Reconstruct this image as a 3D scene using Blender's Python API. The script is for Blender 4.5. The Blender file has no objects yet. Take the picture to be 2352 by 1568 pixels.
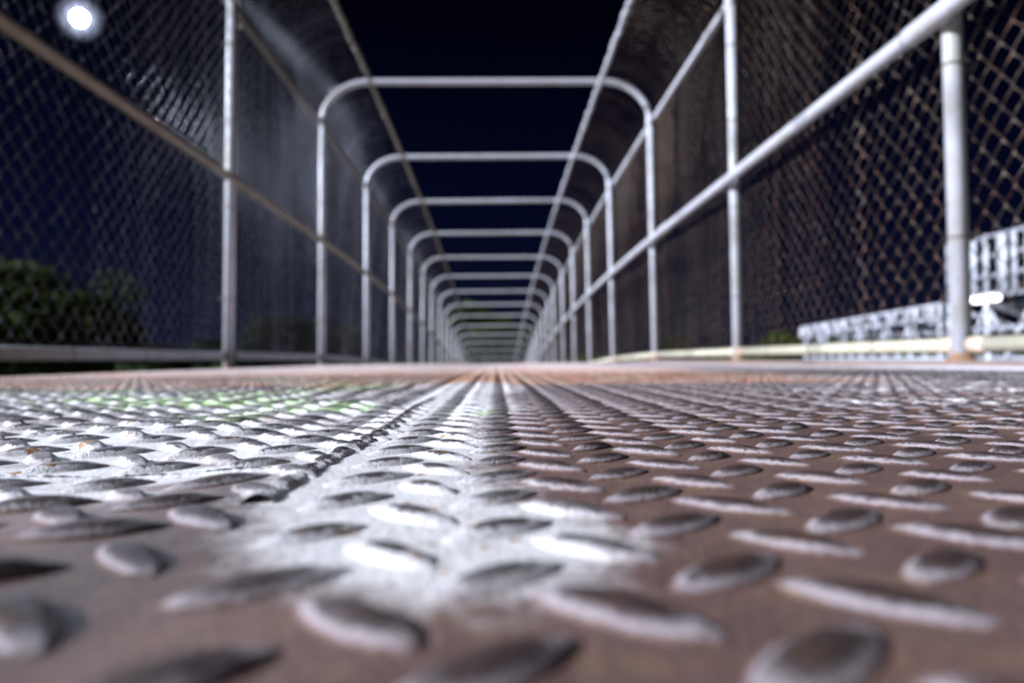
import bpy, math, random
import numpy as np
from mathutils import Vector, Matrix

SC = bpy.context.scene
R = math.radians
random.seed(7)
rng = np.random.default_rng(11)

# ------------------------------------------------------------------ camera
F_PX, W_PX = 1764.0, 2352.0
CAM_H = 0.030
cam_d = bpy.data.cameras.new("camera")
cam = bpy.data.objects.new("camera", cam_d)
SC.collection.objects.link(cam)
SC.camera = cam
cam_d.sensor_width = 36.0
cam_d.lens = 36.0 * F_PX / W_PX
cam_d.clip_start = 0.01
cam_d.clip_end = 2000
yaw = math.atan(36 / F_PX)      # the walkway vanishes left of the middle
pitch = math.atan(41 / F_PX)    # and below it
fw = Vector((math.sin(yaw) * math.cos(pitch), math.cos(yaw) * math.cos(pitch), math.sin(pitch))).normalized()
rt = fw.cross(Vector((0, 0, 1))).normalized()
upv = rt.cross(fw).normalized()
M = Matrix((rt, upv, -fw)).transposed()
roll = Matrix.Rotation(R(-0.55), 3, 'Z')
cam.matrix_world = (M @ roll).to_4x4()
cam.location = (0, 0, CAM_H)
cam_d.dof.use_dof = True
cam_d.dof.focus_distance = 0.27
cam_d.dof.aperture_fstop = 9.2
cam_d.dof.aperture_blades = 7

# ------------------------------------------------------------------ world (night sky)
world = bpy.data.worlds.new("World")
SC.world = world
world.use_nodes = True
wn, wl = world.node_tree.nodes, world.node_tree.links
bg = wn["Background"]
tc = wn.new("ShaderNodeTexCoord")
sep = wn.new("ShaderNodeSeparateXYZ")
wl.new(tc.outputs["Generated"], sep.inputs[0])
ramp = wn.new("ShaderNodeValToRGB")
wl.new(sep.outputs["Z"], ramp.inputs[0])
e = ramp.color_ramp.elements
e[0].position = 0.0; e[0].color = (0.0026, 0.0037, 0.0115, 1)
e[1].position = 0.42; e[1].color = (0.0001, 0.0002, 0.0014, 1)
m = e.new(0.16); m.color = (0.0007, 0.0013, 0.0070, 1)
mr = wn.new("ShaderNodeMapRange")     # glow of the town lies to the left
wl.new(sep.outputs["X"], mr.inputs[0])
mr.inputs[1].default_value = 0.05; mr.inputs[2].default_value = -0.45
mr.inputs[3].default_value = 1.0; mr.inputs[4].default_value = 1.3
vm = wn.new("ShaderNodeVectorMath"); vm.operation = 'SCALE'
wl.new(ramp.outputs[0], vm.inputs[0]); wl.new(mr.outputs[0], vm.inputs["Scale"])
wl.new(vm.outputs[0], bg.inputs["Color"])
bg.inputs["Strength"].default_value = 1.0

# ------------------------------------------------------------------ main light (lamp light from the left, behind the viewer)
sun_d = bpy.data.lights.new("sun", 'SUN')
sun_d.energy = 5.0
sun_d.angle = R(3.0)
sun_d.color = (0.88, 0.91, 1.0)
sun = bpy.data.objects.new("sun", sun_d)
SC.collection.objects.link(sun)
SUN_DIR = Vector((-0.87, -0.31, 0.41)).normalized()
sun.rotation_euler = SUN_DIR.to_track_quat('Z', 'Y').to_euler()

vs = SC.view_settings
vs.view_transform = 'Standard'
vs.look = 'None'
vs.exposure = 0.92
vs.gamma = 1.0
vs.use_curve_mapping = False
SC.cycles.use_denoising = True
SC.cycles.max_bounces = 5
SC.cycles.diffuse_bounces = 3
SC.cycles.glossy_bounces = 3
SC.cycles.sample_clamp_indirect = 4.0

# ------------------------------------------------------------------ layout of the bridge
SP = 1.863                # distance between hoops
X0 = -0.057               # the cage's middle line
HW = 1.20                 # half width between post axes
TOPZ = 2.04               # hoop axis height
RXC, RZC = 0.34, 0.28     # bend of the hoop
NK = 18
inc = [0, 0, 0, .012, .022, .034, .045, .050, .054, .064, .068, .078, .082, .088, .098, .110, .120, .125]
_d = [0.0]
for k in range(NK + 8):
    _d.append(_d[-1] + 2.4 * (inc[k] if k < len(inc) else .125))
_dk = np.arange(len(_d)) * SP
_dv = np.array(_d)


YK = [0.0, 1.855, 3.62, 5.52, 7.46] + [k * SP for k in range(5, NK + 8)]


def drop(y):
    """how far the walkway has fallen below its level stretch at distance y"""
    y = np.asarray(y, float)
    # smooth by averaging three lookups
    a = (np.interp(y - .6, _dk, _dv) + np.interp(y, _dk, _dv) + np.interp(y + .6, _dk, _dv)) / 3
    b = np.interp(y, _dk, _dv)
    w = np.clip((y - 6) / 4, 0, 1)
    return -(a * (1 - w) + b * w) * np.clip((y - 4.0) / 2.0, 0, 1)


# ------------------------------------------------------------------ helpers
def tag(o, label=None, cat=None, group=None, kind=None):
    if label: o["label"] = label
    if cat: o["category"] = cat
    if group: o["group"] = group
    if kind: o["kind"] = kind
    return o


def empty(name, loc=(0, 0, 0), rz=0.0):
    o = bpy.data.objects.new(name, None)
    o.location = loc
    o.rotation_euler = (0, 0, rz)
    SC.collection.objects.link(o)
    return o


class MB:
    """gathers vertices and faces for one mesh"""
    def __init__(self):
        self.v, self.f, self.n = [], [], 0
        self.a = {}

    def add(self, v, f):
        v = np.asarray(v, float).reshape(-1, 3)
        f = np.asarray(f, int)
        self.v.append(v)
        self.f.append(f + self.n)
        self.n += len(v)

    def box(self, a, b, rot=None, org=(0, 0, 0)):
        x0, y0, z0 = a; x1, y1, z1 = b
        v = np.array([[x0, y0, z0], [x1, y0, z0], [x1, y1, z0], [x0, y1, z0],
                      [x0, y0, z1], [x1, y0, z1], [x1, y1, z1], [x0, y1, z1]])
        if rot is not None:
            v = v @ np.array(rot).T + np.array(org)
        self.add(v, [[0, 3, 2, 1], [4, 5, 6, 7], [0, 1, 5, 4], [1, 2, 6, 5], [2, 3, 7, 6], [3, 0, 4, 7]])

    def beam(self, p, q, w, h):
        """rectangular bar from p to q"""
        p, q = Vector(p), Vector(q)
        d = (q - p)
        L = d.length
        d.normalize()
        s = d.cross(Vector((0, 0, 1)))
        if s.length < 1e-3: s = Vector((1, 0, 0))
        s.normalize()
        u = s.cross(d)
        rot = Matrix((s, d, u)).transposed()
        self.box((-w / 2, 0, -h / 2), (w / 2, L, h / 2), rot, p)

    def tube(self, pts, r, n=10, caps=True):
        pts = np.asarray(pts, float)
        m = len(pts)
        rr = np.full(m, r) if np.isscalar(r) else np.asarray(r, float)
        t = np.gradient(pts, axis=0)
        t /= np.linalg.norm(t, axis=1)[:, None] + 1e-12
        a = np.array([0, 0, 1.0]) if abs(t[0][2]) < .9 else np.array([1.0, 0, 0])
        nrm = np.cross(t[0], a); nrm /= np.linalg.norm(nrm)
        rows = []
        ang = np.linspace(0, 2 * np.pi, n, endpoint=False)
        for i in range(m):
            nrm = nrm - t[i] * np.dot(nrm, t[i]); nrm /= np.linalg.norm(nrm)
            bn = np.cross(t[i], nrm)
            rows.append(pts[i] + rr[i] * (np.cos(ang)[:, None] * nrm + np.sin(ang)[:, None] * bn))
        v = np.concatenate(rows)
        i = np.arange(m - 1)[:, None] * n
        j = np.arange(n)[None, :]
        jn = (j + 1) % n
        f = np.stack([i + j, i + jn, i + n + jn, i + n + j], -1).reshape(-1, 4)
        self.add(v, f)
        if caps:
            for c, ring, flip in ((pts[0], 0, True), (pts[-1], (m - 1) * n, False)):
                base = self.n - m * n if ring == 0 else self.n
                pass
            st = self.n - len(v)
            self.v.append(np.array([pts[0], pts[-1]]))
            c0, c1 = self.n, self.n + 1
            self.n += 2
            fs = []
            for q in range(n):
                qn = (q + 1) % n
                fs.append([st + qn, st + q, c0, c0])
                fs.append([st + (m - 1) * n + q, st + (m - 1) * n + qn, c1, c1])
            self.f.append(np.array(fs))

    def build(self, name, mat, parent=None, smooth=True, loc=None, uv=None):
        v = np.concatenate(self.v)
        f = np.concatenate(self.f)
        tri = f[:, 2] == f[:, 3]
        me = bpy.data.meshes.new(name)
        me.vertices.add(len(v))
        me.vertices.foreach_set("co", v.astype(np.float32).ravel())
        tot = np.where(tri, 3, 4)
        mask = np.ones(f.shape, bool); mask[tri, 3] = False
        li = f[mask]
        me.loops.add(len(li))
        me.loops.foreach_set("vertex_index", li.astype(np.int32))
        me.polygons.add(len(f))
        st = np.concatenate([[0], np.cumsum(tot)[:-1]])
        me.polygons.foreach_set("loop_start", st.astype(np.int32))
        me.polygons.foreach_set("loop_total", tot.astype(np.int32))
        if smooth:
            me.polygons.foreach_set("use_smooth", np.ones(len(f), bool))
        me.update(calc_edges=True)
        me.validate()
        for an, av in self.a.items():
            at_ = me.attributes.new(an, 'FLOAT', 'POINT')
            at_.data.foreach_set("value", np.concatenate(av).astype(np.float32))
        me.materials.append(mat)
        o = bpy.data.objects.new(name, me)
        SC.collection.objects.link(o)
        if parent is not None: o.parent = parent
        if loc is not None: o.location = loc
        return o


def copy_tree(o, parent=None):
    c = o.copy()
    SC.collection.objects.link(c)
    c.parent = parent
    for ch in list(o.children):
        copy_tree(ch, c)
    return c


# ------------------------------------------------------------------ materials
class NT:
    def __init__(self, name):
        self.m = bpy.data.materials.new(name)
        self.m.use_nodes = True
        self.t = self.m.node_tree
        self.b = self.t.nodes["Principled BSDF"]

    def n(self, kind, **kw):
        nd = self.t.nodes.new(kind)
        for k, v in kw.items(): setattr(nd, k, v)
        return nd

    def put(self, sock, val):
        if isinstance(val, (int, float)): sock.default_value = val
        elif isinstance(val, tuple): sock.default_value = val if len(val) == 4 or sock.type == 'VECTOR' else (*val, 1)
        else: self.t.links.new(val, sock)

    def math(self, op, a, b=0.0, c=None, clamp=False):
        nd = self.n("ShaderNodeMath", operation=op, use_clamp=clamp)
        self.put(nd.inputs[0], a); self.put(nd.inputs[1], b)
        if c is not None: self.put(nd.inputs[2], c)
        return nd.outputs[0]

    def noise(self, vec, scale, detail=3, rough=.55, dist=0.0):
        nd = self.n("ShaderNodeTexNoise")
        self.put(nd.inputs["Vector"], vec)
        nd.inputs["Scale"].default_value = scale
        nd.inputs["Detail"].default_value = detail
        nd.inputs["Roughness"].default_value = rough
        nd.inputs["Distortion"].default_value = dist
        return nd.outputs["Fac"]

    def mix(self, fac, a, b):
        nd = self.n("ShaderNodeMix", data_type='RGBA')
        self.put(nd.inputs[0], fac); self.put(nd.inputs[6], a); self.put(nd.inputs[7], b)
        return nd.outputs[2]

    def step(self, x, lo, hi):
        nd = self.n("ShaderNodeMapRange", interpolation_type='SMOOTHSTEP')
        self.put(nd.inputs[0], x)
        nd.inputs[1].default_value = lo; nd.inputs[2].default_value = hi
        nd.inputs[3].default_value = 0; nd.inputs[4].default_value = 1
        return nd.outputs[0]

    def bump(self, h, dist, strength=1.0, prev=None):
        nd = self.n("ShaderNodeBump")
        nd.inputs["Strength"].default_value = strength
        nd.inputs["Distance"].default_value = dist
        self.put(nd.inputs["Height"], h)
        if prev is not None: self.put(nd.inputs["Normal"], prev)
        return nd.outputs[0]


def pipe_material(name, base, stain, stain_amt=.5, rough=.42, metal=.0):
    t = NT(name)
    pos = t.n("ShaderNodeNewGeometry").outputs["Position"]
    n1 = t.noise(pos, 9, 4, .6)
    n2 = t.noise(pos, 60, 3, .6)
    c = t.mix(t.math('MULTIPLY', t.step(n1, .42, .72), stain_amt), (*base, 1), (*stain, 1))
    c = t.mix(t.math('MULTIPLY', t.step(n2, .60, .72), .45), c, (.16, .09, .045, 1))
    t.put(t.b.inputs["Base Color"], c)
    t.b.inputs["Roughness"].default_value = rough
    t.b.inputs["Metallic"].default_value = metal
    t.put(t.b.inputs["Normal"], t.bump(n2, .0008))
    return t.m


M_PIPE = pipe_material("painted_pipe", (.50, .52, .60), (.36, .36, .30), .7)
M_CREAM = pipe_material("cream_pipe", (.52, .51, .40), (.43, .40, .27), .6)
M_DULL = pipe_material("dull_pipe", (.17, .150, .115), (.12, .10, .07), .7, .55)
M_RUSTY = pipe_material("rusty_steel", (.30, .17, .10), (.16, .09, .05), .9, .75)
M_ALU = pipe_material("aluminium", (.50, .53, .62), (.34, .35, .40), .8, .4, .0)
M_DARK = pipe_material("dark_steel", (.05, .05, .05), (.03, .03, .03), .5, .6)


def wire_material(name, base, rust, amt):
    t = NT(name)
    pos = t.n("ShaderNodeNewGeometry").outputs["Position"]
    n1 = t.noise(pos, 22, 3, .6)
    n2 = t.noise(pos, 1.3, 2, .5)
    f = t.math('MULTIPLY', t.step(t.math('ADD', t.math('MULTIPLY', n1, .7), t.math('MULTIPLY', n2, .3)), .4, .6), amt)
    ta = t.n("ShaderNodeAttribute"); ta.attribute_name = "tone"
    sc_ = t.n("ShaderNodeVectorMath", operation='SCALE')
    t.put(sc_.inputs[0], t.mix(f, (*base, 1), (*rust, 1))); t.put(sc_.inputs["Scale"], ta.outputs["Fac"])
    t.put(t.b.inputs["Base Color"], sc_.outputs[0])
    patch = t.n("ShaderNodeMapRange"); t.put(patch.inputs[0], t.noise(pos, .9, 4, .7, .6))
    patch.inputs[1].default_value = .35; patch.inputs[2].default_value = .65
    patch.inputs[3].default_value = .98; patch.inputs[4].default_value = .50
    t.put(t.b.inputs["Metallic"], patch.outputs[0])
    t.b.inputs["Roughness"].default_value = .36
    return t.m


M_WIRE_L = wire_material("galvanised_wire_grey", (.090, .092, .11), (.045, .032, .028), .6)
M_WIRE_R = wire_material("galvanised_wire_rusty", (.11, .095, .08), (.12, .06, .035), .8)


def deck_material():
    t = NT("tread_plate_paint")
    geo = t.n("ShaderNodeNewGeometry")
    pos = geo.outputs["Position"]
    s = t.n("ShaderNodeSeparateXYZ"); t.t.links.new(pos, s.inputs[0])
    X, Y, Z = s.outputs
    at_ = t.n("ShaderNodeAttribute"); at_.attribute_name = "ridge"
    at_f = at_.outputs["Fac"]
    # edge wobble
    wob = t.noise(pos, 45, 5, .65)
    wobs = t.noise(pos, 260, 3, .6)
    wb = t.math('ADD', t.math('MULTIPLY', t.math('SUBTRACT', wob, .5), 1.5), t.math('MULTIPLY', t.math('SUBTRACT', wobs, .5), .7))

    def blob(cx, cy, rx, ry, rot=0.0):
        ca, sa = math.cos(rot), math.sin(rot)
        dx, dy = t.math('SUBTRACT', X, cx), t.math('SUBTRACT', Y, cy)
        u = t.math('ADD', t.math('MULTIPLY', dx, ca / rx), t.math('MULTIPLY', dy, sa / rx))
        v = t.math('ADD', t.math('MULTIPLY', dx, -sa / ry), t.math('MULTIPLY', dy, ca / ry))
        d = t.math('SQRT', t.math('ADD', t.math('MULTIPLY', u, u), t.math('MULTIPLY', v, v)))
        return t.math('SUBTRACT', 1.15, d)

    def union(bl, gain=3.0, lo=-.1, hi=.25):
        r = bl[0]
        for q in bl[1:]: r = t.math('MAXIMUM', r, q)
        return t.step(t.math('ADD', r, t.math('MULTIPLY', wb, .75)), lo - .16, hi + .12)

    seam_dark = t.math('MULTIPLY', t.step(t.math('ADD', t.math('ABSOLUTE', t.math('ADD', X, .056)), t.math('MULTIPLY', wb, .010)), .026, .0), t.step(Y, .55, .12))  # darker along the weld, mostly close to the viewer
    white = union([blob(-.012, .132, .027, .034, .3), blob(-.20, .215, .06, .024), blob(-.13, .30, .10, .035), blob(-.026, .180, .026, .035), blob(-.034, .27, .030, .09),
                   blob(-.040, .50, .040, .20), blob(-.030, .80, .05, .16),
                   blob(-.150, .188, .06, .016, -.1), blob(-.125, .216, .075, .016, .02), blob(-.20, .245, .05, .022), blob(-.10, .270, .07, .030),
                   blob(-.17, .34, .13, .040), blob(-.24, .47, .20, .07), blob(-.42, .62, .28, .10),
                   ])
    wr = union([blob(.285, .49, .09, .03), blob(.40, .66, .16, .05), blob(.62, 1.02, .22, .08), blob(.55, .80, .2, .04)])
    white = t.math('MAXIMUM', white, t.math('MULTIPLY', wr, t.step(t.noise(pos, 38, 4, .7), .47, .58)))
    thin = t.step(t.noise(pos, 14, 5, .7), .46, .60)          # faint overspray, and the near-left sheen painted in
    over = t.math('MULTIPLY', t.math('MULTIPLY', thin, t.step(t.math('MULTIPLY', X, -1.0), -.02, .18)), t.math('MULTIPLY', t.step(t.math('ADD', Y, t.math('MULTIPLY', X, -.9)), .14, .34), .60))
    green = union([blob(-.142, .405, .020, .045, .2), blob(-.125, .47, .030, .028), blob(-.092, .475, .020, .028), blob(-.19, .56, .10, .05), blob(-.16, .82, .05, .08), blob(-.40, .78, .12, .04),
                   blob(-.010, .432, .016, .014), blob(-.30, .62, .10, .03), blob(-.22, .72, .06, .05), blob(-.17, 1.0, .1, .05),
                   blob(-.28, .50, .05, .014), blob(-.35, 1.2, .05, .08)], lo=.05, hi=.35)

    # base paint, brown with mottling
    m1 = t.noise(pos, 30, 5, .6)
    m2 = t.noise(pos, 700, 4, .7)
    col = t.mix(m1, (.132, .073, .070, 1), (.225, .140, .118, 1))
    col = t.mix(t.math('MULTIPLY', t.step(t.noise(pos, 75, 4, .6), .5, .7), .5), col, (.27, .18, .10, 1))
    col = t.mix(t.math('MULTIPLY', t.step(m2, .55, .75), .5), col, (.075, .048, .046, 1))
    col = t.mix(t.math('MULTIPLY', t.step(t.noise(pos, 11, 5, .7, .5), .46, .64), .55), col, (.090, .058, .056, 1))
    grit = t.step(t.noise(pos, 330, 4, .7), .56, .66)
    col = t.mix(t.math('MULTIPLY', grit, .55), col, (.055, .036, .034, 1))
    # farther plates: worn orange and cream
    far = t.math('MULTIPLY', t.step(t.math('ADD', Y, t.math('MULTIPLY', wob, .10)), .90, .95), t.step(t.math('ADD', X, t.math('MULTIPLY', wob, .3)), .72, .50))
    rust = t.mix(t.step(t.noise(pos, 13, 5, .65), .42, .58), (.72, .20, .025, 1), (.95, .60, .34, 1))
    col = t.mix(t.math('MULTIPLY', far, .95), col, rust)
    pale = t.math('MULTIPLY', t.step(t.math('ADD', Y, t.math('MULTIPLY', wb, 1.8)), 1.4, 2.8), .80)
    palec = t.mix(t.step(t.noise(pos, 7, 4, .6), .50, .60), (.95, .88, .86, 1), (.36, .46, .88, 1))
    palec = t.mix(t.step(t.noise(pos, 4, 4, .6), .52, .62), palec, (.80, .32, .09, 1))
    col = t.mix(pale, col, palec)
    side = t.math('MULTIPLY', t.step(X, .30, .6), t.math('MULTIPLY', t.step(t.noise(pos, 22, 4, .7), .50, .58), .7))
    col = t.mix(side, col, (.62, .60, .62, 1))
    col = t.mix(t.math('MULTIPLY', seam_dark, .50), col, (.045, .034, .034, 1))
    col = t.mix(over, col, (.72, .70, .74, 1))  # overspray, and the near-left sheen painted in
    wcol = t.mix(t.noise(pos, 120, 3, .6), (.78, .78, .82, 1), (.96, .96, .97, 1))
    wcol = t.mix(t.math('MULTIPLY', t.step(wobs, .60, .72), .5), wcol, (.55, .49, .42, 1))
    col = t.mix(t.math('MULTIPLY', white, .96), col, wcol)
    col = t.mix(t.math('MULTIPLY', t.math('MULTIPLY', green, t.step(t.noise(pos, 33, 4, .7), .36, .50)), .92), col, (.62, .92, .42, 1))
    flank_light = t.math('MULTIPLY', t.step(t.math('ADD', at_f, t.math('MULTIPLY', t.math('SUBTRACT', m2, .5), .5)), .10, .30), t.step(at_f, .85, .6))  # brightness of lit lug faces painted in as pale flanks
    col = t.mix(t.math('MULTIPLY', flank_light, .44), col, (.66, .64, .72, 1))
    # worn ridges: bare dark steel, plus lug shade painted in, and rust freckles
    near = t.step(Y, 1.9, 1.3)
    crest = t.step(t.math('ADD', t.math('SUBTRACT', at_f, t.math('MULTIPLY', white, .16)), t.math('ADD', t.math('MULTIPLY', t.math('SUBTRACT', wobs, .5), .8), t.math('MULTIPLY', t.math('SUBTRACT', m2, .5), .7))), .42, .66)
    inpaint = t.math('MAXIMUM', t.math('MULTIPLY', white, 1.0), .8)
    worn = t.math('MULTIPLY', t.math('MULTIPLY', crest, near), inpaint)
    col = t.mix(t.math('MULTIPLY', worn, .93), col, (.020, .013, .014, 1))
    fre = t.math('MULTIPLY', t.step(t.noise(pos, 170, 3, .55), .60, .68), t.step(m1, .42, .56))
    frs = t.math('MULTIPLY', fre, t.math('MAXIMUM', t.math('MULTIPLY', white, .95), .15))
    col = t.mix(frs, col, (.36, .16, .035, 1))
    pits = t.step(t.noise(pos, 420, 2, .5), .74, .78)
    col = t.mix(t.math('MULTIPLY', pits, .6), col, (.03, .02, .02, 1))
    spk = t.n("ShaderNodeMapRange"); t.put(spk.inputs[0], t.noise(pos, 1100, 3, .75))
    spk.inputs[1].default_value = .35; spk.inputs[2].default_value = .65
    spk.inputs[3].default_value = .80; spk.inputs[4].default_value = 1.12
    sv = t.n("ShaderNodeVectorMath", operation='SCALE'); t.put(sv.inputs[0], col); t.put(sv.inputs["Scale"], spk.outputs[0])
    col = sv.outputs[0]
    t.put(t.b.inputs["Base Color"], col)
    rg = t.n("ShaderNodeMapRange"); t.put(rg.inputs[0], m2)
    rg.inputs[3].default_value = .46; rg.inputs[4].default_value = .68
    t.put(t.b.inputs["Roughness"], rg.outputs[0])
    t.b.inputs["Specular IOR Level"].default_value = .22
    bn = t.bump(m2, .0006, 1.0)
    bn = t.bump(t.noise(pos, 1900, 2, .6), .00025, 1.0, bn)
    bn = t.bump(t.noise(pos, 110, 4, .6), .0010, .8, bn)
    t.put(t.b.inputs["Normal"], bn)
    return t.m


M_DECK = deck_material()


def grass_material(name, a, b, sc=3.0):
    t = NT(name)
    pos = t.n("ShaderNodeNewGeometry").outputs["Position"]
    t.put(t.b.inputs["Base Color"], t.mix(t.noise(pos, sc, 5, .7), (*a, 1), (*b, 1)))
    t.b.inputs["Roughness"].default_value = .85
    t.b.inputs["Specular IOR Level"].default_value = .1
    return t.m


M_GRASS = grass_material("meadow_grass", (.012, .030, .008), (.03, .055, .012), 1.5)
M_LEAF_A = grass_material("leaf_green", (.016, .030, .005), (.050, .072, .012), 1.2)
M_LEAF_B = grass_material("leaf_dark", (.004, .008, .003), (.013, .018, .006), 1.2)
M_BARK = grass_material("bark", (.03, .022, .015), (.06, .045, .03), 6)

# ------------------------------------------------------------------ ground and far hills
SEAM_X = -0.050


def build_ground():
    xs = np.concatenate([np.linspace(-600, -60, 12), np.linspace(-50, 50, 41), np.linspace(60, 600, 12)])
    ys = np.concatenate([np.linspace(-200, -20, 6), np.linspace(-10, 130, 57), np.linspace(150, 900, 14)])
    gx, gy = np.meshgrid(xs, ys)
    z = np.full(gx.shape, -4.6)
    rise = np.clip((np.hypot(gx, gy) - 34) / 60, 0, 1)
    z += rise * rise * (3 - 2 * rise) * (4.7 + .8 * np.sin(gx * .03) + .5 * np.cos(gy * .021 + gx * .011))
    z += .12 * np.sin(gx * .9) * np.cos(gy * .7)
    nx, ny = len(xs), len(ys)
    v = np.stack([gx, gy, z], -1).reshape(-1, 3)
    i = np.arange(ny - 1)[:, None] * nx; j = np.arange(nx - 1)[None, :]
    f = np.stack([i + j, i + j + 1, i + j + 1 + nx, i + j + nx], -1).reshape(-1, 4)
    mb = MB(); mb.add(v, f)
    tag(mb.build("ground", M_GRASS), kind="structure")


build_ground()


# ------------------------------------------------------------------ the tread plate deck
def plate_z(x, y):
    x = np.asarray(x, float); y = np.asarray(y, float)
    w = np.clip((SEAM_X - x) / .03, 0, 1) * np.clip((1.2 - y) / .6, 0, 1)
    z = w * (.0011 * np.sin(y * 31 + x * 22 + .6) + .0009 * np.sin(x * 47 - y * 13))
    z = z + .0004 * np.sin(x * 9 + 1) * np.cos(y * 7)
    return z + drop(y)


def build_deck():
    xs = np.concatenate([np.arange(-1.14, -.42, .03), np.arange(-.42, .42, .004), np.arange(.42, .99, .03)])
    ys = np.concatenate([np.arange(-2.4, 0, .08), np.arange(0, .62, .004), np.arange(.62, 1.6, .02), np.arange(1.6, 6, .08), np.arange(6, 34, .3)])
    gx, gy = np.meshgrid(xs, ys)
    z = plate_z(gx, gy)
    nx, ny = len(xs), len(ys)
    mb = MB()
    v = np.stack([gx, gy, z], -1).reshape(-1, 3)
    i = np.arange(ny - 1)[:, None] * nx; j = np.arange(nx - 1)[None, :]
    mb.add(v, np.stack([i + j, i + j + 1, i + j + 1 + nx, i + j + nx], -1).reshape(-1, 4))
    mb.a["ridge"] = [np.zeros(len(v))]

    def lug_template(nu, nv, a, b, h):
        u = np.linspace(-1, 1, nu)
        s = np.linspace(-1, 1, nv)
        uu, ss = np.meshgrid(u, s, indexing='ij')
        wid = (1 - np.abs(uu) ** 2.1) ** .62 * b + 1e-5
        lx = uu * a
        ly = ss * wid * 1.35
        q = np.clip(1 - np.abs(ss * 1.35 * .92) ** 2.2, 0, 1)
        flank = np.clip(1.0 - np.abs(ss), 0, 1)
        prof = np.where(np.abs(ss) < .75, q, 0)
        # smooth raised cosine with a rounded top
        tt = np.clip((1 - np.abs(ss)) / .80, 0, 1)
        prof = np.sin(tt * np.pi / 2) ** 1.0
        lz = h * prof * (1 - np.abs(uu) ** 2.0) ** 1.0 - .00006
        vv = np.stack([lx, ly, lz], -1).reshape(-1, 3)
        i = np.arange(nu - 1)[:, None] * nv; j = np.arange(nv - 1)[None, :]
        ff = np.stack([i + j, i + nv + j, i + nv + j + 1, i + j + 1], -1).reshape(-1, 4)
        return vv, ff

    hi = lug_template(17, 17, .0130, .0036, .0020)
    mid = lug_template(7, 9, .0130, .0036, .0020)
    lo = lug_template(5, 5, .0130, .0036, .0020)
    PXR, PYR = .0315, .0305

    def place(cx, cy, ang, hs=1.0):
        n = len(cx)
        for tpl, lo_y, hi_y in ((hi, -9, .62), (mid, .62, 1.5), (lo, 1.5, 99)):
            k = (cy >= lo_y) & (cy < hi_y)
            if lo_y == -9: k &= (np.abs(cx) < .5) & (cy > .0)
            if lo_y == 1.5: k |= (cy < .62) & ~((np.abs(cx) < .5) & (cy > .0))
            if not k.any(): continue
            X, Y, A = cx[k][:, None], cy[k][:, None], ang[k][:, None]
            v, f = tpl
            sc = 1 + .075 * rng.standard_normal(X.shape)
            ca, sa = np.cos(A), np.sin(A)
            px = X + (ca * v[:, 0] - sa * v[:, 1]) * sc
            py = Y + (sa * v[:, 0] + ca * v[:, 1]) * sc
            pz = plate_z(px, py) + v[:, 2] * hs * (1 + .08 * rng.standard_normal(X.shape))
            vv = np.stack([px, py, pz], -1).reshape(-1, 3)
            ff = (f[None] + (np.arange(len(X)) * len(v))[:, None, None]).reshape(-1, 4)
            mb.add(vv, ff)
            mb.a["ridge"].append(np.tile(v[:, 2] / .0020, len(X)))

    # right plate: one slant and the other in a chequer
    ii, jj = np.meshgrid(np.arange(-3, 33), np.arange(-12, 186))
    for ox, oy, a in ((0, .104, R(45)), (.0148, .0885, R(-45))):
        cx = (ii * PXR + ox).ravel(); cy = (jj * PYR + oy).ravel() + .05 * cx
        k = (cx > SEAM_X + np.where(cy < .28, .008, .0015)) & (cx < .965)
        n = k.sum()
        place(cx[k] + .0004 * rng.standard_normal(n), cy[k] + .0004 * rng.standard_normal(n), a + R(2) * rng.standard_normal(n))
    # left plate, laid a little turned
    ii, jj = np.meshgrid(np.arange(-40, 3), np.arange(-14, 188))
    th = R(-5)
    for ox, oy, a in ((-.085, .181, R(-45)), (-.0705, .166, R(45))):
        gx = (ii * .0292).ravel(); gy = (jj * .0300).ravel()
        cx = ox + gx * math.cos(th) - gy * math.sin(th) * .0 + 0
        cy = oy + gy + gx * math.sin(th)
        k = (cx < SEAM_X - np.where(cy < .46, .0052, .012)) & (cx > -1.12) & ~((np.abs(cy - .2165) < .007) & (cx > -.3))
        n = k.sum()
        place(cx[k] + .0005 * rng.standard_normal(n), cy[k] + .0005 * rng.standard_normal(n), a + th + R(2.5) * rng.standard_normal(n), 1.22)
    deck = mb.build("walkway_deck", M_DECK)
    tag(deck, kind="structure")

    # the weld between the two plates: a lumpy bead, and a short cross weld
    def bead(pts, w, h, name):
        pts = np.asarray(pts)
        n = len(pts)
        t = np.gradient(pts, axis=0); t /= np.linalg.norm(t, axis=1)[:, None]
        side = np.stack([t[:, 1], -t[:, 0]], -1)
        q = np.linspace(-1, 1, 9)
        s = np.arange(n)
        amp = 1 + .22 * np.sin(s * 1.15) + .25 * np.sin(s * .21 + 1) + .10 * rng.standard_normal(n)
        wid = w * (1 + .12 * np.sin(s * .37) + .06 * rng.standard_normal(n))
        P = pts[:, None, :] + side[:, None, :] * (q[None, :, None] * wid[:, None, None])
        # chevron ripples
        P[:, :, 1] -= (q[None, :] ** 2) * .0016
        fade = np.clip((pts[:, 1] - .165) / .12, .02, 1) * np.clip((.56 - pts[:, 1]) / .12, 0.05, 1) if name[0] == 'w' and w > .004 else np.ones(n)
        amp = amp * fade
        zz = plate_z(P[:, :, 0], P[:, :, 1]) + h * amp[:, None] * (np.cos(q * np.pi / 2)[None] ** .8) - .0002
        v = np.stack([P[:, :, 0], P[:, :, 1], zz], -1).reshape(-1, 3)
        i = np.arange(n - 1)[:, None] * 9; j = np.arange(8)[None, :]
        b = MB(); b.add(v, np.stack([i + j, i + j + 1, i + j + 10, i + j + 9], -1).reshape(-1, 4))
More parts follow.
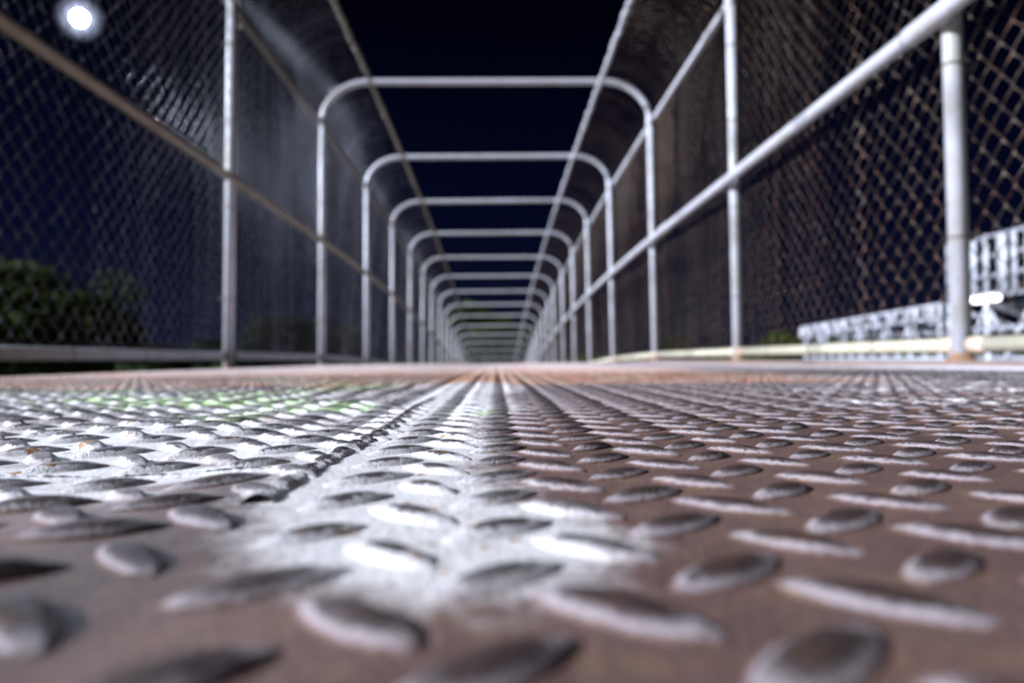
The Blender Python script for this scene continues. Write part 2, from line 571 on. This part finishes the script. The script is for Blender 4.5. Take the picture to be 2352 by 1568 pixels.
        rg_ = (amp[:, None] * np.cos(q * np.pi / 2)[None]).ravel() * .85
        rg_ = rg_ * np.repeat(np.clip((pts[:, 1] - .10) / .12, .3, 1), 9)
        b.a["ridge"] = [np.where(rg_ < .5, 0, rg_)]
        return b.build(name, M_DECK, deck)
    ys = np.arange(.165, .60, .0007)
    bead(np.stack([SEAM_X + .0015 * np.sin(ys * 23), ys], -1), .0036, .0017, "weld_seam")
    xs = np.arange(-.34, SEAM_X - .006, .0008)
    bead(np.stack([xs, .2165 + .0008 * np.sin(xs * 60)], -1), .0022, .0009, "weld_seam")
    return deck


build_deck()


def edge_strip():
    """flat steel margin the right hand posts stand on, and the outer beams"""
    t = NT("edge_paint")
    pos = t.n("ShaderNodeNewGeometry").outputs["Position"]
    s = t.n("ShaderNodeSeparateXYZ"); t.t.links.new(pos, s.inputs[0])
    n1 = t.noise(pos, 18, 5, .65)
    c = t.mix(n1, (.20, .14, .12, 1), (.34, .27, .24, 1))
    stripe = t.math('MULTIPLY', t.step(t.math('ADD', s.outputs[0], t.math('MULTIPLY', t.math('SUBTRACT', n1, .5), .03)), 1.098, 1.085), t.step(t.math('ADD', s.outputs[1], t.math('MULTIPLY', n1, 1.2)), 3.0, 2.2))
    c = t.mix(t.math('MULTIPLY', stripe, .92), c, (.62, .62, .70, 1))
    t.put(t.b.inputs["Base Color"], c)
    t.b.inputs["Roughness"].default_value = .5
    t.put(t.b.inputs["Normal"], t.bump(n1, .003))
    ys = np.concatenate([np.arange(-2.4, 6, .15), np.arange(6, 34, .4)])

    def strip(x0, x1, z0, z1, name, mat, prof=None):
        d = drop(ys)
        prof = prof or [(x0, z0), (x0, z1 - .003), (x0 + .003, z1), (x1 - .003, z1), (x1, z1 - .003), (x1, z0)]
        v = np.array([[px, y, pz + dd] for y, dd in zip(ys, d) for px, pz in prof])
        n = len(prof)
        i = np.arange(len(ys) - 1)[:, None] * n; j = np.arange(n - 1)[None, :]
        b = MB(); b.add(v, np.stack([i + j, i + n + j, i + n + j + 1, i + j + 1], -1).reshape(-1, 4))
        return b.build(name, mat, smooth=False)
    tag(strip(0, 0, 0, 0, "edge_plate", t.m, [(.985, -.30), (.985, .002), (.987, .004), (1.096, .004), (1.100, .012), (1.104, .015), (1.228, .015), (1.230, .012), (1.23, -.30)]), "brown steel margin plate with a pale worn inner stripe under the right posts", "edge plate", kind="structure")
    tag(strip(-1.33, -1.19, -.34, -.018, "edge_beam", M_DARK), "dark steel outer beam under the left hand posts", "edge beam", kind="structure")


edge_strip()

# ------------------------------------------------------------------ hoops of the cage
POST_R = .0232
LEAN = .018   # posts lean in a little towards their tops


def make_hoop():
    root = empty("cage_hoop")
    SPR = TOPZ - RZC
    for s in (-1, 1):
        xb, xt = X0 + s * HW, X0 + s * (HW - LEAN)
        zb = .014 if s > 0 else -.016
        b = MB(); b.tube([(xb, 0, zb), ((xb + xt) / 2, 0, SPR / 2), (xt, 0, SPR)], POST_R, 20)
        post = b.build("post", M_PIPE, root)
        # collar at the joint, a tie band, and the foot
        b = MB(); b.tube([(xt, 0, SPR - .05), (xt, 0, SPR - .045), (xt, 0, SPR + .02), (xt, 0, SPR + .025)], [POST_R, POST_R + .0035, POST_R + .0035, POST_R], 20, caps=False)
        b.build("collar", M_PIPE, post)
        for zt in (.32, .747, 1.16, 1.52):
            xm = xb + (xt - xb) * zt / SPR
            b = MB(); b.tube([(xm, 0, zt - .003), (xm, 0, zt + .003)], POST_R + .0018, 20)
            b.tube([(xm + s * .02, -.018, zt + .004), (xm + s * .040, -.008, zt + .010), (xm + s * .046, .012, zt - .006), (xm + s * .03, .02, zt)], .0022, 6)
            b.build("tie_wire", M_DULL, post)
        b = MB()
        b.tube([(xb, 0, zb - .002), (xb, 0, zb + .004), (xb, 0, zb + .008), (xb, 0, zb + .012), (xb, 0, zb + .022)], [.041, .041, .032, .027, .0240], 22)
        b.build("foot", M_RUSTY, root)
    pts = []
    for a in np.linspace(0, 90, 13):
        pts.append((X0 - (HW - LEAN) + RXC * (1 - math.cos(R(a))), 0, SPR + RZC * math.sin(R(a))))
    for x in np.linspace(-(HW - LEAN) + RXC, (HW - LEAN) - RXC, 9)[1:-1]:
        pts.append((X0 + x, 0, TOPZ))
    for a in np.linspace(90, 0, 13):
        pts.append((X0 + (HW - LEAN) - RXC * (1 - math.cos(R(a))), 0, SPR + RZC * math.sin(R(a))))
    b = MB(); b.tube(pts, POST_R - .001, 20)
    b.build("top_bar", M_PIPE, root)
    return root


ORD = ["", "nearest", "second", "third", "fourth", "fifth", "sixth", "seventh", "eighth", "ninth", "tenth", "eleventh", "twelfth", "thirteenth", "fourteenth", "fifteenth", "sixteenth", "seventeenth"]
hoop0 = make_hoop()
for k in range(1, NK):
    o = hoop0 if k == 1 else copy_tree(hoop0)
    y = YK[k]
    o.location = (rng.normal() * .003, y, float(drop(y)))
    o.rotation_euler = (rng.normal() * .004, rng.normal() * .0025, rng.normal() * .003)
    if k == 1:
        lab = "thick blurred steel post at the right edge, nearest hoop of the cage, bright strut under the handrail"
        lab = "nearest steel hoop, its thick right post standing under the handrail's end"
    elif k == 2:
        lab = "second steel hoop, only its two tall side posts in view, no crossbar"
    elif k == 3:
        lab = "third steel hoop from the viewer, with the widest and highest crossbar in view"
    elif k <= 12:
        lab = f"{ORD[k]} grey steel hoop from the viewer, framing all the smaller ones behind it"
    else:
        lab = f"{ORD[k]} grey steel hoop from the viewer, small and low near the deck's crest"
    tag(o, lab, "hoop", "steel hoops carrying the cage along the walkway")


# ------------------------------------------------------------------ rails
def run_points(x, z, y0, y1, step=.31):
    ys = np.arange(y0, y1 + step * .5, step)
    return np.stack([np.full(len(ys), x), ys, z + drop(ys)], -1)


def long_rail(name, x, z, r, y0, y1, mat, label, couplings=(), clip=None, n=16, knobs=False):
    root = empty(name, (0, 0, 0))
    b = MB()
    if knobs:
        pp = run_points(x, z, y0, y1, .0188)
        pp[:, 2] += .004 * rng.standard_normal(len(pp)); pp[:, 0] += .003 * rng.standard_normal(len(pp))
        b.tube(pp, r * (1 + .25 * np.tile([1, -1], len(pp))[:len(pp)] + .2 * rng.standard_normal(len(pp))).clip(.4, 1.8), 6)
    else:
        b.tube(run_points(x, z, y0, y1), r, n)
    b.build("tube", mat, root)
    for yc in couplings:
        b = MB()
        p = run_points(x, z, yc - .10, yc + .10, .02)
        rr = np.full(len(p), r + .004); rr[0] = rr[-1] = r + .0015
        b.tube(p, rr, n)
        b.build("coupling", mat, root)
    if clip:
        for k in range(1, NK):
            y = YK[k]
            b = MB()
            dz = float(drop(y))
            b.tube([(x + clip * .004, y, z + dz), (x + clip * .052, y, z + dz)], .009, 8)
            b.build("bracket", mat, root)
    tag(root, label, "rail", None)
    return root


long_rail("handrail", 1.088, .860, .0218, -2.2, 33, M_PIPE,
          "thick white round handrail running along the right side inside the posts", (SP + .02, 4.9, 10.4), clip=1)
long_rail("mid_rail", -1.204, .868, .0195, -2.2, 33, M_DULL,
          "dull brownish rail at waist height along the left fence", (5.2,), clip=-1)
long_rail("upper_rail", X0 - HW - .030, 1.775, .019, -2.2, 33, M_DULL,
          "brown upper rail on the left where the hoops start to bend")
long_rail("upper_rail", X0 + HW + .022, 1.775, .019, -2.2, 33, M_PIPE,
          "pale upper rail on the right where the hoops start to bend")
EX = .815
long_rail("edge_rail", X0 - EX, TOPZ - .040, .0135, -2.2, 33, M_DULL,
          "thin brownish rail holding the roof edge of the left wire mesh", knobs=True)
long_rail("edge_rail", X0 + EX, TOPZ - .040, .0135, -2.2, 33, M_PIPE,
          "thin pale rail holding the roof edge of the right wire mesh", knobs=True)

# small knobs that end bolts on the upper rails
for x, y, z, lab in ((-1.205, 3.62, 1.62, "small round shiny bolt head beside the second left post near its top"),
                     (1.085, 3.86, 1.665, "small round bolt head under the right upper rail near the second post")):
    b = MB()
    t_ = np.linspace(0, np.pi, 9)
    b.tube(np.stack([np.full(9, x), np.full(9, y), z - .017 * np.cos(t_)], -1), .017 * np.sin(t_) + .0005, 12)
    kn = b.build("bolt_head", M_PIPE)
    tag(kn, lab, "bolt")

# bottom rails, one per bay


def make_bottom(x, z, L, mat, matcap):
    root = empty("bottom_rail", (x, 0, 0))
    b = MB(); b.tube([(0, .035, z), (0, L / 2, z), (0, L - .035, z)], .0185, 18)
    b.build("tube", mat, root)
    for s in (0, 1):
        yy = .035 if s == 0 else L - .035
        d = 1 if s == 0 else -1
        b = MB(); b.tube([(0, yy - .004 * d, z), (0, yy, z), (0, yy + .05 * d, z), (0, yy + .056 * d, z)], [.013, .0205, .0215, .0190], 18)
        b.build("end_cup", matcap, root)
    for q in (.45, .95, 1.4):
        b = MB(); b.tube([(0, q - .003, z), (0, q + .003, z)], .0205, 14)
        b.build("tie_wire", M_DULL, root)
    return root


M_CUP = pipe_material("rust_stained_cream", (.62, .52, .40), (.42, .26, .14), .9)
br = make_bottom(X0 + HW, .055, SP, M_CREAM, M_CUP)
bl = make_bottom(X0 - HW, .058, SP, M_PIPE, M_DULL)
for src, side, lo in ((br, "right", 0), (bl, "left", 0)):
    for k in range(lo, 12):
        o = src if k == lo else copy_tree(src)
        y = YK[k]
        L_ = YK[k + 1] - y
        o.location = (o.location.x, y, float(drop(y)))
        o.rotation_euler = (math.atan2(float(drop(y + L_) - drop(y)), L_), 0, 0)
        o.scale = (1, L_ / SP, 1)
        col = "cream" if side == "right" else "grey"
        if k == 0:
            lab = f"{col} bottom rail on the {side}, cut off by the picture's edge, before the nearest post"
        else:
            lab = f"{col} bottom rail on the {side} between the {ORD[k]} and {ORD[k+1]} posts"
        tag(o, lab, "bottom rail", f"{col} bottom rails along the {side} fence")


# ------------------------------------------------------------------ chain link
def fence(side, mat, y0, y1, name, label):
    P = .0375
    # profile in (x, z): up the outside of the posts, over the bend, in to the edge rail
    off = .034
    pr = []
    SPR = TOPZ - RZC
    for z in np.linspace(.035, SPR, 60):
        pr.append((HW - LEAN * z / SPR + off, z))
    for a in np.linspace(0, 90, 40)[1:]:
        pr.append((HW - LEAN - RXC + (RXC + off) * math.cos(R(a)), SPR + (RZC + off) * math.sin(R(a))))
    pr.append((EX - .02, TOPZ + off - .03))
    pr = np.array(pr)
    seg = np.hypot(*np.diff(pr, axis=0).T)
    S = np.concatenate([[0], np.cumsum(seg)])
    nleg = int(S[-1] / P)
    nrmx = np.gradient(pr[:, 1], S); nrmz = -np.gradient(pr[:, 0], S)
    mb = MB()
    nw = int((y1 - y0) / P)

    def wires(idx, per, nside, rad):
        s = np.arange(nleg * per + 1) / per          # in legs
        tri = 2 * np.abs(((s / 2) % 1) - .5) * 2 - 1   # +1 .. -1 .. triangle
        if per > 1: tri = np.sin(tri * np.pi / 2 * .98) * .35 + tri * .65
        ph = np.cos(np.pi * s + np.pi / 2)   # in-out weave of the flattened spiral
        sl = s * P
        y_i = y0 + idx[:, None] * P
        sign = np.where(idx % 2 == 0, 1, -1)[:, None]
        wav = .0035 * np.sin(idx * 12.9898)[:, None] * np.sin(sl[None] * 3.3 + idx[:, None])
        ys = y_i + sign * tri[None] * (P / 2 + .0012)
        bow = .010 * np.sin(ys * 3.1 + sl[None] * 2.3) * np.sin(np.clip(sl / S[-1], 0, 1) * np.pi)[None] + .006 * np.sin(ys * 7.7 - sl[None] * 4)
        nx = np.interp(sl, S, nrmx)[None]; nz = np.interp(sl, S, nrmz)[None]
        o = ph[None] * .0030 * sign + bow + wav
        px = np.interp(sl, S, pr[:, 0])[None] + nx * o
        pz = np.interp(sl, S, pr[:, 1])[None] + nz * o + drop(ys)
        px = X0 + side * px
        C = np.stack([px, ys, pz], -1)            # wires, points, 3
        T = np.gradient(C, axis=1); T /= np.linalg.norm(T, axis=2)[..., None]
        N = np.stack([np.broadcast_to(side * nx, px.shape), np.zeros(px.shape), np.broadcast_to(nz, px.shape)], -1)
        B = np.cross(T, N); B /= np.linalg.norm(B, axis=2)[..., None]
        N = np.cross(B, T)
        rings = []
        for q in range(nside):
            a = 2 * np.pi * q / nside + .4
            rings.append(C + rad * (math.cos(a) * N + math.sin(a) * B))
        V = np.stack(rings, 2)                    # wires, points, nside, 3
        w, p = V.shape[:2]
        base = np.arange(w)[:, None, None] * p * nside + np.arange(p - 1)[None, :, None] * nside
        j = np.arange(nside)[None, None]; jn = (j + 1) % nside
        F = np.stack([base + j, base + jn, base + nside + jn, base + nside + j], -1).reshape(-1, 4)
        mb.add(V.reshape(-1, 3), F)
        kk = np.arange(w)
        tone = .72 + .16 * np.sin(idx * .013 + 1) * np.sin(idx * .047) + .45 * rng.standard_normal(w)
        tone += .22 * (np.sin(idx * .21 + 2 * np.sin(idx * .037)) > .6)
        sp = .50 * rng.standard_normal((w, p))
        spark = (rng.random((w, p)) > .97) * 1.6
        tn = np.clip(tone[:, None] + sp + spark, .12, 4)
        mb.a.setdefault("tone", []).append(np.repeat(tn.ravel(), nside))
    cut = int((5.0 - y0) / P)
    wires(np.arange(0, cut), 4, 5, .00155)
    wires(np.arange(cut, nw), 1, 3, .0014)
    root = empty(name, (X0 + side * HW, 0, 0))
    o = mb.build("wire_mesh", mat)
    o.parent = root
    o.location = (-(X0 + side * HW), 0, 0)
    tag(root, label, "fence")
    # tension wire along the foot
    b = MB(); b.tube(run_points(X0 + side * (HW + off), .078, y0, y1, .2), .0022, 5)
    b.a["tone"] = [np.ones(b.n)]
    tw = b.build("tension_wire", mat)
    tw.parent = root; tw.location = (-(X0 + side * HW), 0, 0)


fence(-1, M_WIRE_L, -2.3, 32.5, "chain_link_fence", "bluish grey chain link mesh closing the left side and bending over the roof edge")
fence(1, M_WIRE_R, -2.3, 32.5, "chain_link_fence", "brownish rusty chain link mesh closing the right side behind the handrail")


# ------------------------------------------------------------------ street lamp beyond the left fence
def street_lamp():
    ly = 7.6
    lx = -4.09; lz = 3.44
    root = empty("street_lamp", (-6.9, ly + .2, -4.6))
    off = -Vector(root.location)
    b = MB(); b.tube([(-6.9, ly + .2, -4.6), (-6.9, ly + .2, 0), (-6.9, ly + .2, 3.9), (-6.85, ly + .2, 4.5)], [.13, .11, .08, .07], 14)
    b.build("pole", M_DARK, root, loc=off)
    b = MB()
    pts = []
    for a in np.linspace(0, 1, 14):
        pts.append((-6.85 + a * 2.75, ly + .2 - .2 * a, 4.5 + .35 * math.sin(a * math.pi * .8) * (1 - .2 * a)))
    pts += [(-4.1, ly, 4.5), (-4.09, ly, 3.92)]
    b.tube(pts, .035, 10)
    b.build("arm", M_DARK, root, loc=off)
    b = MB()
    b.tube([(lx, ly, lz + .46), (lx, ly, lz + .43), (lx, ly, lz + .34), (lx, ly, lz + .255), (lx, ly, lz + .25)], [.03, .05, .06, .085, .07], 18)
    b.build("lamp_head", M_DARK, root, loc=off)
    t_ = np.linspace(0, np.pi, 17)

    def ball(r):
        b = MB()
        b.tube(np.stack([np.full(17, lx), np.full(17, ly), lz - r * np.cos(t_)], -1), r * np.sin(t_) + .0008, 28)
        return b
    t = NT("lamp_bulb")
    t.b.inputs["Base Color"].default_value = (.9, .9, 1, 1)
    t.b.inputs["Emission Color"].default_value = (.90, .93, 1, 1)
    t.b.inputs["Emission Strength"].default_value = 22
    ball(.075).build("bulb", t.m, root, loc=off)
    # halo round the bulb: an added glowing volume, fading outward
    g = NT("lamp_halo_glow")
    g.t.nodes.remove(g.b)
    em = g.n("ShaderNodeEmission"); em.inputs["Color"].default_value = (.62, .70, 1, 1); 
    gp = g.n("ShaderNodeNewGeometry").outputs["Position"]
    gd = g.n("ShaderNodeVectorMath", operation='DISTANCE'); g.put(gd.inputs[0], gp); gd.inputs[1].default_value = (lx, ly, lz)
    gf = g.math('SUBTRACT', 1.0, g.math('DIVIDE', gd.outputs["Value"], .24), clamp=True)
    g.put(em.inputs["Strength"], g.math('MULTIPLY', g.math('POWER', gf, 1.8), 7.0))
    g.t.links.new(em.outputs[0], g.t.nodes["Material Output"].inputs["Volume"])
    ball(.24).build("halo_ball", g.m, root, loc=off)
    ld = bpy.data.lights.new("lamp_light", 'SPOT')
    ld.energy = 420
    ld.spot_size = R(150); ld.spot_blend = .4
    ld.color = (.72, .80, 1.0)
    ld.shadow_soft_size = .08
    lo = bpy.data.objects.new("lamp_light", ld)
    SC.collection.objects.link(lo)
    lo.location = Vector((lx + .13, ly - .22, lz - .14)) + off
    lo.rotation_euler = Vector((-.55, .62, .42)).to_track_quat('Z', 'Y').to_euler()
    lo.parent = root
    tag(root, "glowing white street lamp hanging beyond the left fence", "street lamp")


street_lamp()


# ------------------------------------------------------------------ aluminium stands beyond the right fence
def stand_low():
    """long low back of an aluminium bleacher, running beside the bridge"""
    D = 10.0
    root = empty("bleacher", (D, 16.9, -4.6))
    off = -Vector(root.location)
    y0, y1 = 16.9, 24.8
    G = -4.6
    b = MB()      # frames
    ys = np.arange(y0 + .2, y1 + .05, 1.25)
    for i, y in enumerate(ys):
        b.beam((D, y, G), (D, y, .85), .07, .07)
        b.beam((D + 3.2, y, G), (D + 3.2, y, -.9), .07, .07)
        b.beam((D, y, .78), (D + 3.2, y, -.9), .07, .09)
        b.beam((D + .02, y, -.9), (D + 3.2, y, G + .6), .05, .05)
    fr = b.build("frame", M_ALU, root, smooth=False, loc=off)
    b = MB()
    for i in range(len(ys) - 1):
        b.beam((D + .04, ys[i], -1.0), (D + .04, ys[i + 1], .85), .05, .06)
        if i % 2: b.beam((D - .04, ys[i + 1], -1.2), (D - .04, ys[i], .75), .05, .06)
        b.beam((D + 1.6, ys[i + 1], -2.6), (D + 1.6, ys[i], .05), .05, .05)
        b.beam((D, ys[i], -2.8), (D, ys[i + 1], -1.0), .05, .05)
    for z in (-.05, -1.0, -2.8):
        b.beam((D, y0, z), (D, y1, z), .06, .07)
    b.build("brace", M_ALU, root, smooth=False, loc=off)
    for r in range(5):
        b = MB()
        x = D + .15 + r * .7; z = .80 - r * .42
        b.box((x - .14, y0, z), (x + .14, y1, z + .05))
        b.box((x + .16, y0, z - .26), (x + .42, y1, z - .22))
        b.build("seat_plank", M_ALU, root, smooth=False, loc=off)
    b = MB()
    sl_ = lambda y: 1.17 - .20 * (y - y0) / (y1 - y0)
    b.beam((D - .05, y0, sl_(y0)), (D - .05, y1, sl_(y1)), .05, .06)
    rg_ = random.Random(3)
    y = y0
    while y < y1:
        w = rg_.choice((.07, .12, .20, .30))
        b.beam((D - .05, y + w / 2, sl_(y) - rg_.uniform(.22, .50)), (D - .05, y + w / 2, sl_(y)), w, .045)
        y += w + rg_.choice((.12, .2, .34))
    b.beam((D - .05, y0, sl_(y0) - .3), (D - .05, y1, sl_(y1) - .3), .05, .05)
    b.build("guard_rail", M_ALU, root, smooth=False, loc=off)
    tag(root, "low white metal bleacher with open bracing, sloping away beyond the right fence", "bleacher")


def stand_high():
    D = 10.0
    root = empty("bleacher", (D, 11.0, -4.6))
    off = -Vector(root.location)
    y0, y1 = 9.0, 16.7
    G = -4.6
    b = MB()
    ys = np.arange(y0, y1 + .01, 1.28)
    for y in ys:
        b.beam((D, y, G), (D, y, 2.45), .10, .10)
        b.beam((D + 3.2, y, G), (D + 3.2, y, .3), .08, .08)
        b.beam((D, y, 1.1), (D + 3.2, y, .0), .08, .10)
    b.build("frame", M_ALU, root, smooth=False, loc=off)
    b = MB()
    for i in range(len(ys) - 1):
        b.beam((D + .06, ys[i], -.9), (D + .06, ys[i + 1], .9), .06, .07)
        b.beam((D - .06, ys[i + 1], -.9), (D - .06, ys[i], .9), .06, .07)
        b.beam((D + 1.5, ys[i + 1], -.9), (D + 1.5, ys[i], .7), .06, .07)
        b.beam((D + 2.4, ys[i], -.9), (D + 2.4, ys[i + 1], .4), .06, .07)
        b.beam((D, ys[i], -2.9), (D, ys[i + 1], -1.0), .06, .07)
    for z in (-1.0, -.05, .55):
        b.beam((D, y0, z), (D, y1, z), .07, .09)
    b.build("brace", M_ALU, root, smooth=False, loc=off)
    # tall guard of upright boards with rails across
    y = y1 - .05
    i = 0
    while y > y0:
        w = (.26, .13, .18, .12)[i % 4]
        b = MB(); b.box((D - .10, y - w, 1.25), (D - .06, y, 2.40 + (.05 if i % 3 == 0 else 0)))
        b.build("upright_board", M_ALU, root, smooth=False, loc=off)
        y -= w + (.30, .16, .26)[i % 3]
        i += 1
    b = MB()
    for z in (1.22, 1.62, 2.02, 2.42):
        b.beam((D, y0, z), (D, y1, z), .05, .06)
    b.build("guard_rail", M_ALU, root, smooth=False, loc=off)
    for r in range(6):
        b = MB()
        x = D + .3 + r * .6; z = 1.65 - r * .30
        b.box((x - .14, y0, z), (x + .14, y1, z + .05))
        b.box((x + .16, y0, z - .22), (x + .40, y1, z - .19))
        b.build("seat_plank", M_ALU, root, smooth=False, loc=off)
    tag(root, "tall white metal bleacher with upright boards behind the nearest right post", "bleacher")
    # lit tube lamp under the top row
    root = empty("strip_lamp", (D - .16, 15.4, 1.15))
    t = NT("strip_glass")
    t.b.inputs["Base Color"].default_value = (1, 1, 1, 1)
    t.b.inputs["Emission Color"].default_value = (.96, .97, 1, 1)
    t.b.inputs["Emission Strength"].default_value = 2.6
    b = MB()
    b.tube([(0, -.58, 0), (0, -.56, 0), (0, 0, 0), (0, .56, 0), (0, .58, 0)], [.03, .065, .065, .065, .03], 12)
    b.build("lamp_tube", t.m, root)
    b = MB(); b.box((-.03, -.62, .055), (.10, .62, .11))
    b.build("housing", M_ALU, root, smooth=False)
    tag(root, "short bright white tube lamp on the tall bleacher", "lamp")


stand_low()
stand_high()


# ------------------------------------------------------------------ trees
def tree(name, x, y, ztop, rad, mat, label, group=None, n=5200, leaf=.22, base=None, seed=0, squash=1.0):
    r = np.random.default_rng(seed)
    d = math.hypot(x, y)
    g = -4.6 if base is None else base
    root = empty(name, (x, y, g))
    H = ztop - g
    b = MB()
    hub = g + H * .42
    b.tube([(0, 0, -.2), (.05, 0, H * .2), (-.05, .05, H * .42), (0, 0, H * .75)], [.22, .17, .13, .04], 9)
    cl = []
    for i in range(26):
        a = r.uniform(0, 2 * np.pi); el = r.uniform(-.35, 1.0)
        rr = rad * (.45 + .5 * r.uniform()) * math.sqrt(max(.05, 1 - (el * .75) ** 2))
        c = np.array([rr * math.cos(a), rr * math.sin(a), H - rad * .95 * squash + el * rad * .80 * squash])
        cl.append((c, rad * r.uniform(.22, .42)))
        if i < 12:
            st = np.array([0, 0, H * r.uniform(.3, .6)])
            mid = (st + c) / 2 + np.array([0, 0, -.1 * rad])
            b.tube([st, mid, c], [.08, .05, .02], 6)
    b.build("trunk", mat=M_BARK, parent=root)
    V = []
    per = n // len(cl)
    for c, cr in cl:
        u = r.standard_normal((per, 3)); u /= np.linalg.norm(u, axis=1)[:, None]
        p = c + u * cr * (r.uniform(.35, 1.12, (per, 1))) * np.array([1, 1, .8])
        a1 = r.standard_normal((per, 3)); a1 /= np.linalg.norm(a1, axis=1)[:, None]
        a2 = np.cross(a1, r.standard_normal((per, 3))); a2 /= np.linalg.norm(a2, axis=1)[:, None]
        s = leaf * r.uniform(.5, 1.1, (per, 1))
        V.append(np.stack([p - a1 * s, p + a2 * s * .5, p + a1 * s, p - a2 * s * .5], 1))
    V = np.concatenate(V).reshape(-1, 3)
    F = np.arange(len(V)).reshape(-1, 4)
    b = MB(); b.add(V, F)
    b.build("crown", mat, root, smooth=False)
    tag(root, label, "tree", group)


def at(px, Y):
    return (px - 1140) / F_PX * Y


def top(py, Y):
    return CAM_H + (825 - py) / F_PX * Y


tree("broadleaf_tree", at(120, 27), 27, top(612, 27), 2.9, M_LEAF_A, "largest dark green tree, at the lower left behind the mesh", seed=1, leaf=.17, n=9000)
tree("broadleaf_tree", at(10, 22), 22, top(650, 22), 2.0, M_LEAF_A, "dark green tree cut off by the left edge of the picture", seed=2, leaf=.15, n=6000)
tree("broadleaf_tree", at(255, 36), 36, top(712, 36), 1.9, M_LEAF_B, "lower dark tree on the right flank of the largest one", seed=3, leaf=.18)
tree("bush", at(395, 60), 60, top(782, 60), 1.6, M_LEAF_B, "very small low black bush on the skyline left of the second left post", seed=4, base=-2.5)
tree("bush", at(480, 55), 55, top(772, 55), 1.3, M_LEAF_B, "small black bush touching the left of the second left post", seed=5, base=-2.5)
tree("broadleaf_tree", at(640, 48), 48, top(728, 48), 2.4, M_LEAF_B, "dark tree behind the mesh between the second and third left posts", seed=6)
tree("broadleaf_tree", at(775, 52), 52, top(742, 52), 2.4, M_LEAF_B, "dark tree behind the mesh just right of the third left post", seed=7)
tree("broadleaf_tree", at(1085, 62), 62, top(700, 62), 3.3, M_LEAF_A, "green tree at the far end of the walkway, seen low between the crossbars", seed=8, leaf=.3)
tree("broadleaf_tree", at(1190, 70), 70, top(738, 70), 3.2, M_LEAF_A, "lower green tree at the far end, right of the taller one", seed=9, leaf=.3)
tree("bush", at(1560, 62), 62, top(772, 62), 2.2, M_LEAF_B, "low dark bush between the third and second right posts", seed=10, base=-2.0)
tree("bush", at(1800, 50), 50, top(772, 50), 1.9, M_LEAF_A, "low green bush peeping out left of the low bleacher", seed=11, base=-2.5)
tree("bush", at(1960, 46), 46, top(775, 46), 2.0, M_LEAF_A, "green bush seen through the low bleacher's frame", seed=12, base=-2.5)


# ------------------------------------------------------------------ a dry curled leaf lying on the crest
def dry_leaf():
    root = empty("dry_leaf", (at(1045, 4.4), 4.4, float(drop(4.4)) + .004))
    n = 13
    v, f = [], []
    for i in range(n):
        u = i / (n - 1) * 2 - 1
        w = .022 * (1 - u * u) ** .7 + .001
        for j in range(7):
            s = j / 6 * 2 - 1
            v.append((u * .045, s * w, .006 + .016 * (1 - u * u) * (1 - .6 * s * s) + .004 * math.sin(u * 9 + s * 4)))
    for i in range(n - 1):
        for j in range(6):
            a = i * 7 + j
            f.append((a, a + 7, a + 8, a + 1))
    b = MB(); b.add(v, f)
    bl_ = b.build("blade", grass_material("dead_leaf", (.10, .06, .03), (.18, .11, .05), 60), root)
    md = bl_.modifiers.new("thickness", 'SOLIDIFY'); md.thickness = .0008
    b = MB(); b.tube([(-.045, 0, .008), (-.06, .004, .004), (-.072, .01, .001)], .0011, 6)
    b.build("stalk", M_BARK, root)
    tag(root, "brown curled dry leaf lying on the deck's far crest", "leaf")


dry_leaf()
